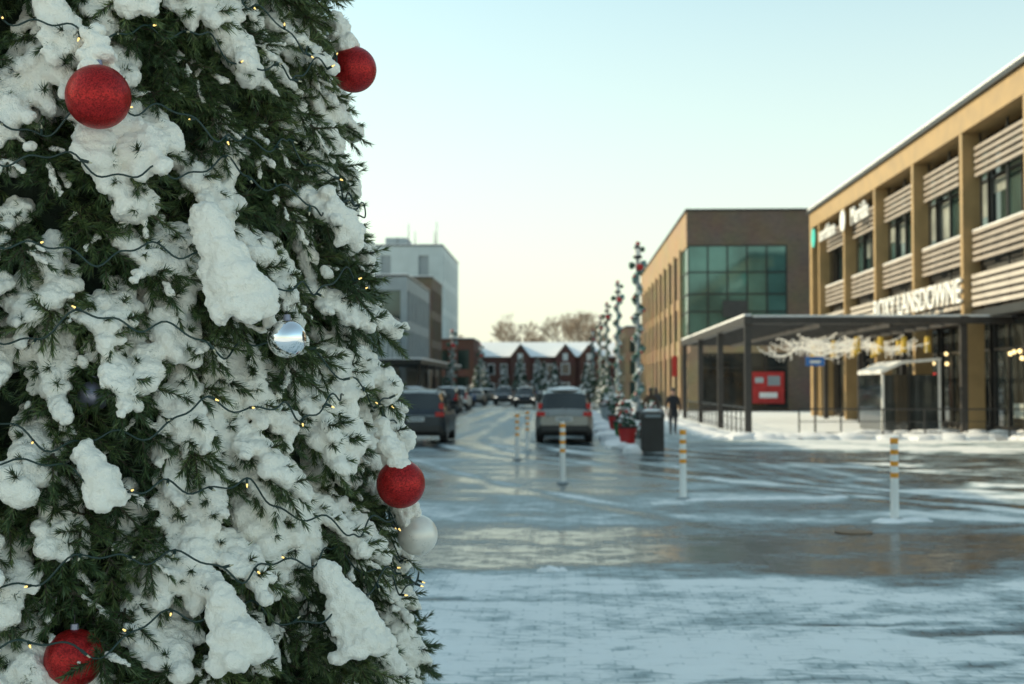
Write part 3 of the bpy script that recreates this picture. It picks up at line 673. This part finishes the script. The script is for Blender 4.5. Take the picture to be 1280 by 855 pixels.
def snowobj(bl,vox,name):
    nb=len(bl); allv=np.concatenate(bl); allf=np.concatenate([IF+len(IV)*k for k in range(nb)])
    me=bpy.data.meshes.new(name); me.vertices.add(len(allv)); me.vertices.foreach_set('co',allv.ravel())
    me.loops.add(allf.size); me.loops.foreach_set('vertex_index',allf.ravel().astype(np.int32)); me.polygons.add(len(allf))
    me.polygons.foreach_set('loop_start',np.arange(len(allf))*3); me.polygons.foreach_set('loop_total',np.full(len(allf),3)); me.update(calc_edges=True)
    me.materials.append(TSNOW)
    so=link(bpy.data.objects.new(name,me)); so.parent=TR
    r=so.modifiers.new('r','REMESH'); r.mode='VOXEL'; r.voxel_size=vox; r.use_smooth_shade=True
    s=so.modifiers.new('s','SMOOTH'); s.factor=.5; s.iterations=3
    for ns,stg in((.05,.018),(.017,.015)):
        tx=bpy.data.textures.new('lumps','CLOUDS'); tx.noise_scale=ns; tx.noise_depth=2
        dp=so.modifiers.new('d','DISPLACE'); dp.texture=tx; dp.texture_coords='GLOBAL'; dp.strength=stg; dp.mid_level=.5
    print(name,nb)
snowobj(blobs,.006,'snow_load'); snowobj(blobsF,.016,'snow_load_far_side')
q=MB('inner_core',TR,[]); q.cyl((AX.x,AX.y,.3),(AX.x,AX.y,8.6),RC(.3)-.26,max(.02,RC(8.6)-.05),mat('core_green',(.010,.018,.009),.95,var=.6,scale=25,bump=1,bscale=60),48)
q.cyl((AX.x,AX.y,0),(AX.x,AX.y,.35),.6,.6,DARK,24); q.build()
def glitter(name,col):
    m=bpy.data.materials.new(name); nt,N,L,P=nodes(m); tc=N.new('ShaderNodeTexCoord'); v=N.new('ShaderNodeTexVoronoi'); v.inputs['Scale'].default_value=260
    L.new(tc.outputs['Object'],v.inputs['Vector']); cr=N.new('ShaderNodeValToRGB'); sp=N.new('ShaderNodeSeparateColor'); L.new(v.outputs['Color'],sp.inputs[0]); L.new(sp.outputs[0],cr.inputs['Fac'])
    cr.color_ramp.elements[0].color=tuple(c*.5 for c in col)+(1,); cr.color_ramp.elements[1].color=tuple(min(1,c*1.35+.01) for c in col)+(1,)
    L.new(cr.outputs['Color'],P.inputs['Base Color']); P.inputs['Metallic'].default_value=.55; P.inputs['Roughness'].default_value=.38
    b=N.new('ShaderNodeBump'); b.inputs['Strength'].default_value=.6; b.inputs['Distance'].default_value=.002; L.new(sp.outputs[1],b.inputs['Height']); L.new(b.outputs['Normal'],P.inputs['Normal']); return m
GR=glitter('red_glitter',(.38,.006,.006))
CHR=mat('mirror_chrome',(.9,.9,.92),.03,1,var=.02,rv=.01); PRL=mat('pearl',(.78,.72,.64),.3,.2,var=.1,scale=20); LAV=mat('dull_silver',(.25,.25,.32),.35,.5)
def ornament(p,r,m,name):
    bm=bmesh.new(); bmesh.ops.create_uvsphere(bm,u_segments=48,v_segments=32,radius=r); me=bpy.data.meshes.new(name); bm.to_mesh(me); bm.free()
    me.polygons.foreach_set('use_smooth',[True]*len(me.polygons)); me.materials.append(m); o=link(bpy.data.objects.new(name,me)); o.location=p; o.parent=TR
    q=MB('ornament_cap',TR,[]); q.cyl(p+UP*r*.97,p+UP*(r+.014),.012,.010,LAV,12); q.cyl(p+UP*(r+.014),p+UP*(r+.04),.0015,.0015,DARK,5); q.build(True)
for p,r in BALLS: ornament(p,r,GR,'red_ornament')
ornament(tp(2.2,1.25,1.15),.08,GR,'red_ornament')
ornament(tp(28.5,1.34,2.04),.058,CHR,'mirror_ornament')
ornament(tp(64,1.34,1.37),.072,PRL,'pearl_ornament')
ornament(tp(5,1.09,1.87),.045,LAV,'silver_ornament')
WIRE=mat('wire_green',(.008,.028,.022),.45); BULB=mat('bulb_warm',(1,.68,.22),.3,emit=1.3,var=.02); BULB0=mat('bulb_clear',(.55,.5,.35),.15,var=.1)
cu=bpy.data.curves.new('light_wire','CURVE'); cu.dimensions='3D'; cu.bevel_depth=.0029; cu.bevel_resolution=2; cu.materials.append(WIRE)
bl=MB('light_bulbs',TR,[])
for sidx in range(14):
    z0=.75+sidx*.215; sl_=rnd.uniform(-.15,.15); ph=rnd.uniform(0,9)
    pts=[]; a=-R_(115)
    while a<R_(115):
        z=z0+sl_*a+.06*math.sin(a*3.1+ph)+.035*math.sin(a*11+ph*2)+.02*math.sin(a*29+ph)+.012*math.sin(a*61)
        r=RC(z)+.03+.03*math.sin(a*7+ph)+.02*math.sin(a*23+ph*3)-.10*max(0,abs(a)-.6)
        pts.append(AX+rad(a)*r+UP*z); a+=.012
    sp=cu.splines.new('POLY'); sp.points.add(len(pts)-1)
    for i_,p in enumerate(pts): sp.points[i_].co=(*p,1)
    for i_ in range(3,len(pts),8):
        if rnd.random()<.35: continue
        p=pts[i_]; d=(Vector((rnd.uniform(-1,1),rnd.uniform(-1,1),rnd.uniform(-1,.6)))+(p-AX-UP*p.z).normalized()*.8).normalized(); e_=p+d*.022
        bl.cyl(p,e_,.0045,.0045,WIRE,6); on=rnd.random()<.45
        bl.cyl(e_,e_+d*.011,.0032,.0018,BULB if on else BULB0,6)
o=link(bpy.data.objects.new('light_wire',cu)); o.parent=TR; bl.build()
